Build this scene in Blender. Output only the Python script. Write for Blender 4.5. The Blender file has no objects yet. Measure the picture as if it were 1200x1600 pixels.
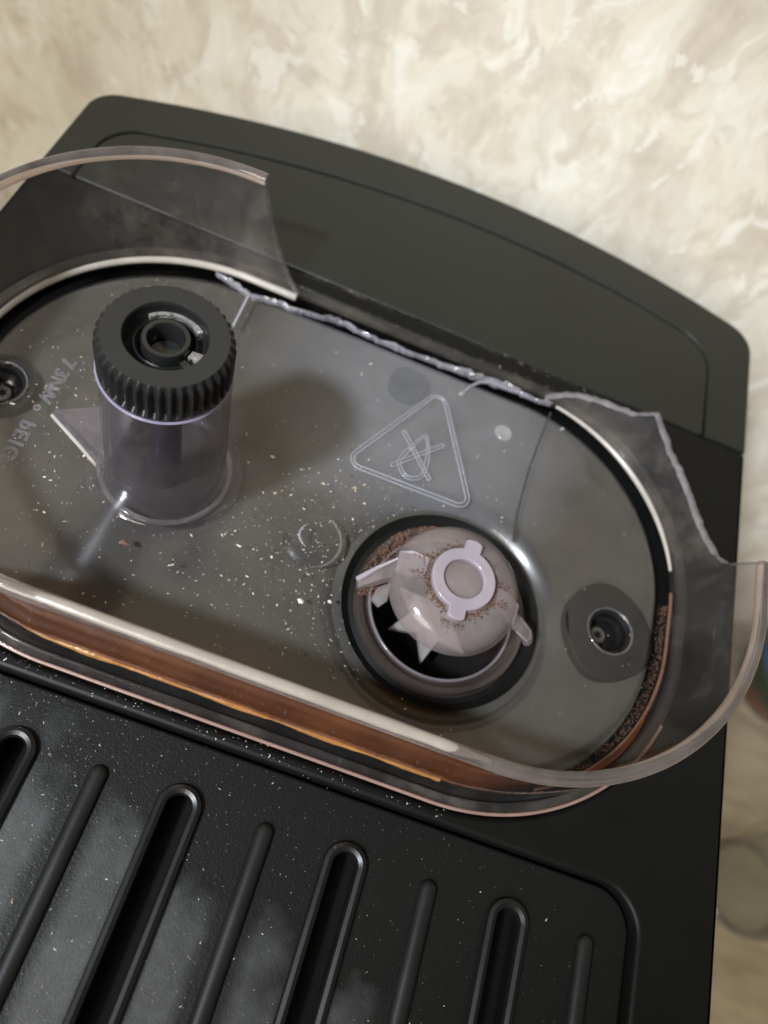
import bpy, bmesh, math, random
from mathutils import Vector, Matrix, noise

# ------------------------------------------------------------------ camera, world, lamps
S = 0.19                       # metres per layout unit (camera height above the hopper floor)
scn = bpy.context.scene
COL = scn.collection
cam_d = bpy.data.cameras.new('camera')
cam = bpy.data.objects.new('camera', cam_d)
COL.objects.link(cam)
f_px = 1200.0
v1 = Vector((675, -2000, f_px))
a_ = -f_px * f_px / (v1.x + v1.y * .39)
v2 = Vector((a_, .39 * a_, f_px))
Yb = v1.normalized(); Xr = v2.normalized()
Ub = Xr.cross(Yb)
cx_ = Vector((Xr.x, Yb.x, Ub.x)); cy_ = -Vector((Xr.y, Yb.y, Ub.y)); cz_ = -Vector((Xr.z, Yb.z, Ub.z))
M = Matrix((cx_, cy_, cz_)).transposed().to_4x4()
M.translation = Vector((0, 0, S))
cam.matrix_world = M
cam_d.sensor_fit = 'VERTICAL'; cam_d.sensor_height = 32; cam_d.sensor_width = 24; cam_d.lens = 24
cam_d.clip_start = .01; cam_d.clip_end = 50
cam_d.dof.use_dof = True; cam_d.dof.focus_distance = .94 * S; cam_d.dof.aperture_fstop = 24 / 2.7
scn.camera = cam

w = bpy.data.worlds.new('World'); scn.world = w; w.use_nodes = True
bg = w.node_tree.nodes['Background']
bg.inputs[0].default_value = (1.0, .95, .87, 1); bg.inputs[1].default_value = .125

def lamp(name, kind, loc, target, power, color, **kw):
    d = bpy.data.lights.new(name, kind); d.energy = power; d.color = color
    for k, v in kw.items(): setattr(d, k, v)
    o = bpy.data.objects.new(name, d); COL.objects.link(o)
    o.location = loc
    o.rotation_euler = (Vector(target) - Vector(loc)).to_track_quat('-Z', 'Y').to_euler()
    return o
KD = Vector((-.42, -.49, .76)).normalized()
KT = Vector((.06, .80, 0)) * S
lamp('key_lamp', 'SPOT', KT + KD * 1.0, KT, 76, (.80, .885, 1.0), spot_size=math.radians(26), spot_blend=1.0, shadow_soft_size=.045)
lamp('room_lamp', 'AREA', (-.62, -1.22, 1.15), (-.05, .3, .0), 36, (1, .948, .855), shape='DISK', size=1.0)

scn.view_settings.view_transform = 'Standard'; scn.view_settings.look = 'None'
scn.view_settings.exposure = 0; scn.view_settings.gamma = 1
scn.render.engine = 'CYCLES'
cy = scn.cycles
cy.max_bounces = 14; cy.transparent_max_bounces = 40; cy.transmission_bounces = 12; cy.glossy_bounces = 6; cy.diffuse_bounces = 3
cy.use_denoising = True
cy.sample_clamp_indirect = 4

# ------------------------------------------------------------------ helpers
def link(o, parent=None):
    COL.objects.link(o)
    if parent is not None: o.parent = parent
    return o
def tag(o, label=None, cat=None, group=None, kind=None):
    if label: o['label'] = label
    if cat: o['category'] = cat
    if group: o['group'] = group
    if kind: o['kind'] = kind
    return o
def empty(name, loc=(0, 0, 0), parent=None):
    o = bpy.data.objects.new(name, None); o.empty_display_size = .01
    o.location = Vector(loc) * S
    return link(o, parent)
def finish(name, me, m, parent=None, smooth=True, angle=40):
    for mm in (m if isinstance(m, (list, tuple)) else [m]): me.materials.append(mm)
    if smooth:
        me.polygons.foreach_set('use_smooth', [True] * len(me.polygons))
        me.set_sharp_from_angle(angle=math.radians(angle))
    me.update()
    return link(bpy.data.objects.new(name, me), parent)
def mesh(name, V, F, m, parent=None, smooth=True, angle=40, matidx=None):
    me = bpy.data.meshes.new(name)
    me.from_pydata([(x * S, y * S, z * S) for x, y, z in V], [], F)
    o = finish(name, me, m, parent, smooth, angle)
    if matidx: me.polygons.foreach_set('material_index', matidx)
    return o
def plate(name, loops, ztop, thick, bev, m, parent=None, res=3):
    """flat slab with rounded edges; the first loop is the outline, the others are openings"""
    cu = bpy.data.curves.new(name, 'CURVE'); cu.dimensions = '2D'; cu.fill_mode = 'BOTH'
    for lp in loops:
        sp = cu.splines.new('POLY'); sp.points.add(len(lp) - 1); sp.use_cyclic_u = True
        for p, q in zip(sp.points, lp): p.co = (q[0] * S, q[1] * S, 0, 1)
    cu.extrude = (thick / 2 - bev) * S; cu.bevel_depth = bev * S; cu.bevel_resolution = res; cu.offset = -bev * S
    tmp = bpy.data.objects.new('tmp', cu); COL.objects.link(tmp)
    dg = bpy.context.evaluated_depsgraph_get()
    me = bpy.data.meshes.new_from_object(tmp.evaluated_get(dg))
    bpy.data.objects.remove(tmp); bpy.data.curves.remove(cu)
    bm = bmesh.new(); bm.from_mesh(me)
    bmesh.ops.remove_doubles(bm, verts=bm.verts, dist=1e-6)
    bmesh.ops.translate(bm, verts=bm.verts, vec=(0, 0, (ztop - thick / 2) * S))
    bmesh.ops.recalc_face_normals(bm, faces=bm.faces)
    for fc in bm.faces: fc.smooth = True
    for e in bm.edges:
        fl = [abs(fc.normal.z) > .999 for fc in e.link_faces]
        if len(fl) == 2 and (fl[0] != fl[1] or e.calc_face_angle(0) > .7): e.smooth = False
    bm.to_mesh(me); bm.free(); me.name = name
    me.materials.clear(); me.materials.append(m)
    return link(bpy.data.objects.new(name, me), parent)
def lathe(name, prof, c, m, parent=None, n=96, angle=35, closed=False, rf=None):
    V = []; F = []
    P = len(prof)
    for i in range(n):
        t = 2 * math.pi * i / n
        for k, (r, z) in enumerate(prof):
            rr = r if rf is None else rf(k, r, t)
            V.append((c[0] + rr * math.cos(t), c[1] + rr * math.sin(t), z + (c[2] if len(c) > 2 else 0)))
    for i in range(n):
        j = (i + 1) % n
        for k in range(P if closed else P - 1):
            k2 = (k + 1) % P
            F.append((i * P + k, j * P + k, j * P + k2, i * P + k2))
    o = mesh(name, V, F, m, parent, angle=angle)
    bm = bmesh.new(); bm.from_mesh(o.data)
    bmesh.ops.remove_doubles(bm, verts=bm.verts, dist=1e-7)
    bmesh.ops.recalc_face_normals(bm, faces=bm.faces); bm.to_mesh(o.data); bm.free()
    o.data.set_sharp_from_angle(angle=math.radians(angle))
    return o
def tube_data(path, r, closed=False, n=10, flat=1.0, V=None, F=None):
    V = [] if V is None else V; F = [] if F is None else F
    b = len(V); N = len(path)
    pts = [Vector(p) for p in path]
    for i in range(N):
        if closed: t = pts[(i + 1) % N] - pts[i - 1]
        else: t = pts[min(i + 1, N - 1)] - pts[max(i - 1, 0)]
        t.normalize()
        up = Vector((0, 0, 1)) if abs(t.z) < .95 else Vector((0, 1, 0))
        sd = t.cross(up).normalized(); u2 = sd.cross(t)
        ri = r(i / max(1, N - 1)) if callable(r) else r
        for k in range(n):
            a = 2 * math.pi * k / n
            q = pts[i] + sd * (ri * math.cos(a)) + u2 * (ri * flat * math.sin(a))
            V.append(tuple(q))
    for i in range(N if closed else N - 1):
        j = (i + 1) % N
        for k in range(n):
            k2 = (k + 1) % n
            F.append((b + i * n + k, b + j * n + k, b + j * n + k2, b + i * n + k2))
    if not closed:
        F.append(tuple(b + k for k in range(n))); F.append(tuple(b + (N - 1) * n + k for k in reversed(range(n))))
    return V, F
def tube(name, path, r, m, parent=None, closed=False, n=10, flat=1.0):
    V, F = tube_data(path, r, closed, n, flat)
    return mesh(name, V, F, m, parent, angle=60)
def rrect(x0, y0, x1, y1, r, n=14):
    rs = r if isinstance(r, (list, tuple)) else (r,) * 4      # tr, tl, bl, br
    out = []
    for (sx, sy, a, rr) in ((x1, y1, 0, rs[0]), (x0, y1, 90, rs[1]), (x0, y0, 180, rs[2]), (x1, y0, 270, rs[3])):
        cx = sx - rr if sx == x1 else sx + rr; cyy = sy - rr if sy == y1 else sy + rr
        for k in range(n + 1):
            t = math.radians(a + 90 * k / n); out.append((cx + rr * math.cos(t), cyy + rr * math.sin(t)))
    return out
def round_poly(pts, r, n=8):
    out = []; N = len(pts)
    for i in range(N):
        p = Vector(pts[i]); a = (Vector(pts[i - 1]) - p).normalized(); b = (Vector(pts[(i + 1) % N]) - p).normalized()
        rr = r[i] if isinstance(r, (list, tuple)) else r
        if rr <= 0: out.append(tuple(p)); continue
        h = a.angle(b) / 2; d = rr / math.tan(h)
        c = p + (a + b).normalized() * (rr / math.sin(h))
        s0 = p + a * d - c; s1 = p + b * d - c
        a0 = math.atan2(s0.y, s0.x); a1 = math.atan2(s1.y, s1.x); da = (a1 - a0 + math.pi) % (2 * math.pi) - math.pi
        for k in range(n + 1):
            t = a0 + da * k / n; out.append((c.x + rr * math.cos(t), c.y + rr * math.sin(t)))
    return out
def circ(cx, cy, r, n=48): return [(cx + r * math.cos(2 * math.pi * k / n), cy + r * math.sin(2 * math.pi * k / n)) for k in range(n)]
def lerp_pts(P, x):
    for (x0, y0), (x1, y1) in zip(P, P[1:]):
        if x <= x1: return y0 + (y1 - y0) * max(0, (x - x0) / (x1 - x0)) if x1 > x0 else y1
    return P[-1][1]

# ------------------------------------------------------------------ materials
class NT:
    def __init__(s, name):
        s.m = bpy.data.materials.new(name); s.m.use_nodes = True
        s.t = s.m.node_tree; s.t.nodes.clear()
        s.out = s.n('ShaderNodeOutputMaterial')
    def n(s, ty, **kw):
        nd = s.t.nodes.new(ty)
        for k, v in kw.items():
            if k.startswith('i_'):
                key = k[2:]
                nd.inputs[int(key) if key.isdigit() else key].default_value = v
            else: setattr(nd, k, v)
        return nd
    def l(s, a, b): s.t.links.new(a, b)
    def coord(s, scale=(1, 1, 1)):
        tc = s.n('ShaderNodeTexCoord'); mp = s.n('ShaderNodeMapping'); mp.inputs['Scale'].default_value = scale
        s.l(tc.outputs['Object'], mp.inputs[0]); return mp.outputs[0]
    def noise(s, vec, scale, detail=4, rough=.6, dist=0):
        nd = s.n('ShaderNodeTexNoise'); nd.inputs['Scale'].default_value = scale; nd.inputs['Detail'].default_value = detail
        nd.inputs['Roughness'].default_value = rough; nd.inputs['Distortion'].default_value = dist
        s.l(vec, nd.inputs['Vector']); return nd.outputs['Fac']
    def ramp(s, fac, stops, interp='LINEAR'):
        r = s.n('ShaderNodeValToRGB'); r.color_ramp.interpolation = interp; e = r.color_ramp.elements
        while len(e) < len(stops): e.new(.5)
        for el, (p, c) in zip(e, stops):
            el.position = p; el.color = (c, c, c, 1) if isinstance(c, (int, float)) else (*c, 1)
        s.l(fac, r.inputs[0]); return r.outputs[0]
    def math(s, op, a, b):
        nd = s.n('ShaderNodeMath', operation=op)
        for i, v in enumerate((a, b)):
            if isinstance(v, (int, float)): nd.inputs[i].default_value = v
            else: s.l(v, nd.inputs[i])
        return nd.outputs[0]
    def mix(s, fac, a, b, blend='MIX'):
        nd = s.n('ShaderNodeMix', data_type='RGBA', blend_type=blend)
        for i, v in ((0, fac), (6, a), (7, b)):
            if isinstance(v, (int, float)): nd.inputs[i].default_value = v
            elif isinstance(v, tuple): nd.inputs[i].default_value = (*v, 1)
            else: s.l(v, nd.inputs[i])
        return nd.outputs[2]
    def bump(s, h, strength=.2, dist=.001):
        b = s.n('ShaderNodeBump'); b.inputs['Strength'].default_value = strength; b.inputs['Distance'].default_value = dist
        s.l(h, b.inputs['Height']); return b.outputs[0]
    def fresnel(s, ior):                      # thin sheet: the same reflectance from either side
        g = s.n('ShaderNodeNewGeometry'); fr = s.n('ShaderNodeFresnel')
        s.l(s.math('SUBTRACT', ior, s.math('MULTIPLY', g.outputs['Backfacing'], ior - 1 / ior)), fr.inputs[0]); return fr
    def shmix(s, fac, a, b):
        nd = s.n('ShaderNodeMixShader')
        if isinstance(fac, (int, float)): nd.inputs[0].default_value = fac
        else: s.l(fac, nd.inputs[0])
        s.l(a, nd.inputs[1]); s.l(b, nd.inputs[2]); return nd.outputs[0]
    def done(s, sh): s.l(sh, s.out.inputs[0]); return s.m

def m_black(name, base=(.0038, .0038, .0034), rough=.42, spec=.14, grain=2600, bump=.10, dust=None):
    t = NT(name); c = t.coord()
    p = t.n('ShaderNodeBsdfPrincipled'); p.inputs['Specular IOR Level'].default_value = spec
    big = t.noise(c, 28, 5, .65)
    rr = t.ramp(big, [(.3, rough - .05), (.7, rough + .08)])
    col = t.mix(t.ramp(big, [(.35, 0.0), (.75, 1.0)]), base, tuple(v * 1.25 for v in base))
    fine = t.noise(c, grain, 2, .6)
    if dust:
        spk = t.ramp(t.noise(c, 1500, 3, .75), [(.66, 0), (.74, 1)])
        patch = t.ramp(t.noise(c, 90, 4, .6), [(.45, 0.05), (.75, 1)])
        col = t.mix(t.math('MULTIPLY', t.math('MULTIPLY', spk, patch), dust), col, (.30, .31, .31))
    t.l(col, p.inputs['Base Color']); t.l(rr, p.inputs['Roughness'])
    t.l(t.bump(fine, bump, .0004), p.inputs['Normal'])
    return t.done(p.outputs[0])

def m_clear(name, tint=(.93, .92, .925), haze=.03, haze_col=(.75, .74, .74), rough=.06, scratch=.5, ior=1.5, patch=None, patch_col=(.6, .55, .5), patch_amt=.2, bumpy=.02, streak=False):
    """thin clear plastic skin: see-through with a Fresnel gloss and a little scuffed haze"""
    t = NT(name); c = t.coord()
    tr = t.n('ShaderNodeBsdfTransparent'); tr.inputs[0].default_value = (*tint, 1)
    gl = t.n('ShaderNodeBsdfGlossy'); gl.inputs['Roughness'].default_value = rough
    fr = t.fresnel(ior)
    nb = t.bump(t.noise(c, 220, 3, .6), bumpy, .001)
    t.l(nb, gl.inputs['Normal'])
    base = t.shmix(fr.outputs[0], tr.outputs[0], gl.outputs[0])
    df = t.n('ShaderNodeBsdfDiffuse'); df.inputs[0].default_value = (*haze_col, 1)
    hz = t.math('MULTIPLY', t.ramp(t.noise(c, 60, 6, .7), [(.3, .35), (.75, 1.5)]), haze)
    if scratch:
        cs = t.coord((1, .12, 1))
        sc = t.ramp(t.noise(cs, 900, 2, .6, .4), [(.70, 0), (.78, 1)])
        hz = t.math('ADD', hz, t.math('MULTIPLY', sc, scratch * .10))
    sh = t.shmix(hz, base, df.outputs[0])
    if patch:
        d2 = t.n('ShaderNodeBsdfDiffuse'); d2.inputs[0].default_value = (*patch_col, 1)
        pm = t.math('MULTIPLY', t.ramp(t.noise(c, patch, 6, .75), [(.5, 0), (.72, 1)]), patch_amt)
        if streak:                            # dried wipe marks run up the wall
            sm = t.ramp(t.noise(t.coord((1, 1, .16)), 170, 4, .6, .5), [(.55, 0), (.72, 1)])
            pm = t.math('ADD', pm, t.math('MULTIPLY', sm, .045))
        sh = t.shmix(pm, sh, d2.outputs[0])
    return t.done(sh)

def m_frost(name, col=(.72, .70, .74), trans=.45, rough=.25, bump=.6, scale=500, tint=(.85, .84, .88)):
    """thick edge or ragged break of the clear plastic: milky, glossy, half see-through"""
    t = NT(name); c = t.coord()
    p = t.n('ShaderNodeBsdfPrincipled'); p.inputs['Roughness'].default_value = rough
    p.inputs['Base Color'].default_value = (*col, 1); p.inputs['Specular IOR Level'].default_value = .7
    t.l(t.bump(t.noise(c, scale, 4, .6), bump, .0012), p.inputs['Normal'])
    tr = t.n('ShaderNodeBsdfTransparent'); tr.inputs[0].default_value = (*tint, 1)
    f = t.math('ADD', t.math('MULTIPLY', t.noise(c, scale * .5, 3, .6), .5), trans - .25)
    return t.done(t.shmix(f, p.outputs[0], tr.outputs[0]))

def m_glass(name, col=(.97, .95, .95), rough=.03, milk=.12, milk_col=(.8, .78, .78)):
    t = NT(name); c = t.coord()
    g = t.n('ShaderNodeBsdfGlass'); g.inputs['Color'].default_value = (*col, 1); g.inputs['Roughness'].default_value = rough; g.inputs['IOR'].default_value = 1.5
    d = t.n('ShaderNodeBsdfDiffuse'); d.inputs[0].default_value = (*milk_col, 1)
    f = t.math('MULTIPLY', t.ramp(t.noise(c, 120, 5, .7), [(.3, .5), (.7, 1.4)]), milk)
    return t.done(t.shmix(f, g.outputs[0], d.outputs[0]))

def m_plain(name, col, rough=.5, spec=.5, var=.15, scale=200, bump=.1, metallic=0):
    t = NT(name); c = t.coord(); p = t.n('ShaderNodeBsdfPrincipled')
    nz = t.noise(c, scale, 5, .65)
    t.l(t.mix(t.ramp(nz, [(.3, 0.0), (.7, 1.0)]), tuple(v * (1 - var) for v in col), tuple(min(1, v * (1 + var)) for v in col)), p.inputs['Base Color'])
    p.inputs['Roughness'].default_value = rough; p.inputs['Specular IOR Level'].default_value = spec; p.inputs['Metallic'].default_value = metallic
    t.l(t.bump(nz, bump, .0006), p.inputs['Normal'])
    return t.done(p.outputs[0])

def m_wallpaper():
    t = NT('wallpaper'); c = t.coord((1, 1, .62))
    warp = t.n('ShaderNodeTexNoise'); warp.inputs['Scale'].default_value = 22; warp.inputs['Detail'].default_value = 3
    t.l(c, warp.inputs['Vector'])
    vm = t.n('ShaderNodeVectorMath', operation='SCALE'); t.l(warp.outputs['Color'], vm.inputs[0]); vm.inputs['Scale'].default_value = .045
    va = t.n('ShaderNodeVectorMath', operation='ADD'); t.l(c, va.inputs[0]); t.l(vm.outputs[0], va.inputs[1]); cw = va.outputs[0]
    n1 = t.noise(cw, 36, 6, .62); n2 = t.noise(cw, 60, 6, .60, .3); n3 = t.noise(cw, 13, 3, .5); n4 = t.noise(cw, 150, 4, .65)
    col = t.ramp(n1, [(.33, (.53, .465, .365)), (.42, (.585, .525, .42)), (.47, (.62, .565, .455)), (.505, (.685, .635, .52)), (.58, (.715, .67, .555)), (.66, (.755, .72, .615))])
    col = t.mix(t.ramp(n2, [(.57, 0), (.59, .6), (.66, .85)]), col, (.79, .765, .68))
    col = t.mix(t.ramp(n2, [(.37, .5), (.415, 0)]), col, (.54, .475, .38))
    col = t.mix(t.ramp(n3, [(.54, 0), (.57, .3)]), col, (.74, .71, .60))
    cv = t.coord((1, 1, .25))
    vein = t.ramp(t.noise(cv, 75, 3, .6, 1.2), [(.485, 0), (.5, .35), (.515, 0)])
    col = t.mix(t.math('MULTIPLY', vein, t.ramp(n3, [(.45, 0), (.6, .9)])), col, (.44, .38, .30))
    col = t.mix(.13, col, t.ramp(n4, [(.34, (.45, .4, .32)), (.66, (.85, .8, .7))]))
    p = t.n('ShaderNodeBsdfPrincipled'); p.inputs['Roughness'].default_value = .55; p.inputs['Specular IOR Level'].default_value = .3
    t.l(col, p.inputs['Base Color']); t.l(t.bump(n2, .25, .002), p.inputs['Normal'])
    return t.done(p.outputs[0])

def m_tray():
    t = NT('tray_plastic'); c = t.coord(); p = t.n('ShaderNodeBsdfPrincipled')
    tc = t.n('ShaderNodeTexCoord'); sx = t.n('ShaderNodeSeparateXYZ'); t.l(tc.outputs['Object'], sx.inputs[0])
    n0 = t.noise(c, 62, 3.5, .55); n1 = t.noise(c, 70, 6, .68); n2 = t.noise(c, 420, 5, .7); n3 = t.noise(c, 1400, 3, .75); p.inputs['Specular IOR Level'].default_value = .22
    # dust film with a grey sheen painted in over the front left; ragged edge
    dist = t.math('ADD', t.math('ADD', t.math('MULTIPLY', sx.outputs[0], -9.0), t.math('MULTIPLY', sx.outputs[1], -24.0)), t.math('MULTIPLY', n0, 1.3))
    film = t.ramp(t.math('SUBTRACT', dist, .20), [(.15, 0), (.55, .62), (1.0, 1)])
    film = t.math('MULTIPLY', film, t.ramp(n2, [(.25, .72), (.7, 1.05)]))
    # film fades beside each ridge and slot, painting their shade in
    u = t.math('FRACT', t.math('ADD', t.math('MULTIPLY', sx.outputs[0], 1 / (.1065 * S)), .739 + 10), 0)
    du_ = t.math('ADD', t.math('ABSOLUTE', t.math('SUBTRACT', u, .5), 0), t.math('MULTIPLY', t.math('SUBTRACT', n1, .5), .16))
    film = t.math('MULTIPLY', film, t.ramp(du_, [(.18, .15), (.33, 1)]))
    spk = t.math('MULTIPLY', t.ramp(n3, [(.66, 0), (.75, 1)]), t.ramp(t.noise(c, 60, 4, .6), [(.42, .05), (.7, .9)]))
    col = t.mix(t.math('MULTIPLY', film, .27), (.0044, .0045, .0041), (.20, .215, .21))
    col = t.mix(t.math('MULTIPLY', spk, .30), col, (.35, .37, .36))
    t.l(col, p.inputs['Base Color'])
    t.l(t.ramp(film, [(0, .40), (1, .55)]), p.inputs['Roughness'])
    t.l(t.bump(t.noise(c, 1800, 2, .6), .22, .0005), p.inputs['Normal'])
    return t.done(p.outputs[0])

def m_floor():
    t = NT('hopper_floor_plastic'); c = t.coord()
    tr = t.n('ShaderNodeBsdfTransparent'); tr.inputs[0].default_value = (.90, .875, .86, 1)
    gl = t.n('ShaderNodeBsdfGlossy'); gl.inputs['Roughness'].default_value = .11
    fr = t.fresnel(1.5)
    t.l(t.bump(t.noise(c, 300, 3, .6), .03, .0008), gl.inputs['Normal'])
    g2 = t.n('ShaderNodeBsdfGlossy'); g2.inputs['Roughness'].default_value = .30
    base = t.shmix(fr.outputs[0], tr.outputs[0], gl.outputs[0])
    base = t.shmix(.030, base, g2.outputs[0])
    tc = t.n('ShaderNodeTexCoord'); sx = t.n('ShaderNodeSeparateXYZ'); t.l(tc.outputs['Object'], sx.inputs[0])
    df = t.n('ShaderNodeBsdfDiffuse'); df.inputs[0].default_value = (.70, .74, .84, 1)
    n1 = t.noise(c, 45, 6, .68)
    # dust haze with bluish sheen painted in at the back, thickest behind the triangle
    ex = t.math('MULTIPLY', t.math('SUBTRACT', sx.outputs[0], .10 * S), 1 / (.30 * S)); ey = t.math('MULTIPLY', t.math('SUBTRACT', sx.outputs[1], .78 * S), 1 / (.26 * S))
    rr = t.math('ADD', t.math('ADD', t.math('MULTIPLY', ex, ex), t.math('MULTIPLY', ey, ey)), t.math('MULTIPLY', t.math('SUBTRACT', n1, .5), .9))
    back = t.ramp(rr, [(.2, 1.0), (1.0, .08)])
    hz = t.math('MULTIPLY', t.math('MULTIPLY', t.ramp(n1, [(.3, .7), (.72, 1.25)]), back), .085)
    cs = t.coord((1, .2, 1)); sc = t.ramp(t.noise(cs, 1100, 2, .6, .5), [(.72, 0), (.80, 1)])
    hz = t.math('ADD', hz, t.math('MULTIPLY', sc, .05))
    spk = t.ramp(t.noise(c, 2200, 2, .7), [(.70, 0), (.78, 1)])
    hz = t.math('ADD', hz, t.math('MULTIPLY', spk, .10))
    return t.done(t.shmix(hz, base, df.outputs[0]))

def m_stain():
    t = NT('coffee_film'); c = t.coord((1, 1, .4))
    n = t.noise(c, 55, 4, .6)
    tr = t.n('ShaderNodeBsdfTransparent'); t.l(t.ramp(n, [(.3, (.45, .16, .05)), (.7, (.72, .38, .17))]), tr.inputs[0])
    p = t.n('ShaderNodeBsdfPrincipled'); p.inputs['Roughness'].default_value = .22
    t.l(t.ramp(n, [(.22, (.085, .020, .005)), (.5, (.185, .052, .009)), (.80, (.36, .128, .026))]), p.inputs['Base Color'])
    f = t.ramp(t.noise(c, 60, 5, .65), [(.32, .97), (.72, .62)])
    return t.done(t.shmix(f, tr.outputs[0], p.outputs[0]))

BLACK = m_black('black_plastic')
COVER = m_black('black_cover_plastic', base=(.0074, .0082, .0064), rough=.38, spec=.42)
WELL = m_plain('brown_grey_underlay', (.040, .037, .031), .6, .4, .3, 60, .1)
DARK = m_plain('dark_recess', (.0045, .0043, .004), .55, .16, .2, 300, .1)
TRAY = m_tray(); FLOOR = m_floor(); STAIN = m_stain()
CLEAR = m_clear('clear_plastic', tint=(.885, .865, .86), haze=.012, rough=.045, scratch=.5, patch=38, patch_col=(.26, .22, .175), patch_amt=.15, bumpy=.05, streak=True)
CLEARF = m_clear('clear_front_plastic', tint=(.95, .925, .90), haze=.006, rough=.05, scratch=.25, ior=1.38, bumpy=.05)
CLEAR2 = m_clear('clear_plastic_post', tint=(.83, .815, .84), haze=.022, haze_col=(.50, .48, .56), scratch=.3, bumpy=.04)
RIM = m_glass('rim_plastic', (.86, .81, .80), .05, .085, (.52, .46, .42))
FROST = m_glass('broken_plastic', (.95, .94, .97), .03, .17, (.66, .64, .70))
CLEARG = m_glass('boss_ring_plastic', (.9, .88, .88), .04, .09, (.5, .48, .5))
EDGE = m_frost('cut_edge_plastic', (.25, .225, .235), .50, .3, .3)
BEADM = m_frost('base_bead_plastic', (.40, .365, .315), .34, .2, .15, 200)
AMBER = m_frost('amber_glint_plastic', (.52, .25, .07), .36, .16, .8, 160, (.75, .42, .18))
EMB = m_frost('embossed_plastic', (.31, .31, .34), .50, .08, .1, 300, (.9, .89, .9))
LILAC2 = m_frost('guard_rib_plastic', (.235, .205, .225), .50, .16, .08, 150, (.86, .8, .82))
PINK = m_frost('guard_plastic', (.30, .265, .255), .74, .11, .08, 150, (.88, .82, .81))
LILAC = m_frost('guard_ring_plastic', (.33, .29, .325), .42, .10, .06, 150, (.86, .8, .84))
COLLAR = m_frost('collar_plastic', (.105, .082, .070), .62, .14, .1, 120, (.84, .78, .75))
GLOSSK = m_black('knob_gloss_plastic', base=(.008, .0083, .008), rough=.16, spec=.6, bump=.05)
KNOB = m_black('knob_plastic', base=(.0095, .0100, .0098), rough=.30, spec=.5, bump=.06)
STEEL = m_plain('burr_plastic', (.21, .19, .18), .45, .4, .12, 200, .15)
SCREW = m_plain('screw_metal', (.16, .15, .14), .35, .5, .3, 500, .1, .8)

# ------------------------------------------------------------------ setting: wall and counter
WY, CZ = 1.62, -1.62
mesh('wall', [(-9, WY, CZ), (9, WY, CZ), (9, WY, 9), (-9, WY, 9), (-9, WY + .5, CZ), (9, WY + .5, CZ), (9, WY + .5, 9), (-9, WY + .5, 9)],
     [(0, 1, 2, 3), (5, 4, 7, 6), (3, 2, 6, 7), (1, 5, 6, 2), (4, 0, 3, 7)], m_wallpaper(), smooth=False)
tag(bpy.data.objects['wall'], 'beige mottled wallpaper wall behind the coffee machine', None, None, 'structure')
def m_counter():
    t = NT('counter_laminate'); c = t.coord((.35, 2.2, 1)); p = t.n('ShaderNodeBsdfPrincipled')
    n = t.noise(c, 45, 6, .65, .4); n2 = t.noise(t.coord(), 14, 3, .5)
    col = t.ramp(n, [(.3, (.26, .20, .13)), (.55, (.36, .29, .19)), (.75, (.43, .355, .25))])
    col = t.mix(t.ramp(n2, [(.45, 0), (.65, .4)]), col, (.42, .36, .26))
    t.l(col, p.inputs['Base Color']); p.inputs['Roughness'].default_value = .4
    return t.done(p.outputs[0])
mesh('countertop', [(-6, -3, CZ), (6, -3, CZ), (6, WY, CZ), (-6, WY, CZ), (-6, -3, CZ - .2), (6, -3, CZ - .2), (6, WY, CZ - .2), (-6, WY, CZ - .2)],
     [(0, 1, 2, 3), (7, 6, 5, 4), (4, 5, 1, 0), (5, 6, 2, 1), (7, 4, 0, 3)], m_counter(), smooth=False)
tag(bpy.data.objects['countertop'], 'light brown wood effect countertop under the coffee machine', None, None, 'structure')

# ------------------------------------------------------------------ the coffee machine
mach = empty('coffee_machine', (0.02, .5, CZ))
tag(mach, 'black coffee machine with a broken clear bean hopper on top, standing on the counter', 'coffee machine')
MO = Vector((0.02, .5, CZ)) * S
class P_:                                    # parts are laid out in world coordinates; shift to the machine's base
    pass
def own(o, parent=None):
    o.parent = parent or mach
    if parent is None or parent is mach: o.matrix_parent_inverse = Matrix.Translation(-MO)
    return o
XL, XR = -.645, .684
BACK = lambda x: 1.336 - .26 * (x - .13) ** 2 if x > .13 else 1.336 - .27 * (x - .13) ** 2
def outline_rear(inset, y0, x0, x1, rc, n=40):
    top = [(x1 + (x0 - x1) * k / n) for k in range(n + 1)]
    top = [x for x in top if x in (top[0], top[-1]) or x0 + .13 < x < x1 - .13]
    return round_poly([(x0, y0), (x1, y0)] + [(x, BACK(x) - inset) for x in top], [0, 0, rc] + [0] * (len(top) - 2) + [rc], 10)
body = outline_rear(.0, -.75, XL, XR, .06)
own(plate('housing', [body, circ(.22, .464, .127, 64)[::-1]], -.055, 1.50, .02, BLACK))
SEAM = .958
# hopper outline
CX, CY, HW, HH, RR = .012, .558, .556, .333, .30
def hop(off, n=40): return rrect(CX - HW - off, CY - HH - off, CX + HW + off, CY + HH + off, RR + off, n)
tray_hole = rrect(-.545, -.62, .573, .176, (.055, .055, .03, .03))
front = round_poly([(XL, -.75), (XR, -.75), (XR, SEAM - .003), (XL, SEAM - .003)], [.04, .04, .002, .002], 6)
own(plate('top_deck', [front, hop(.032)[::-1], tray_hole[::-1]], 0, .05, .0065, BLACK))
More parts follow.
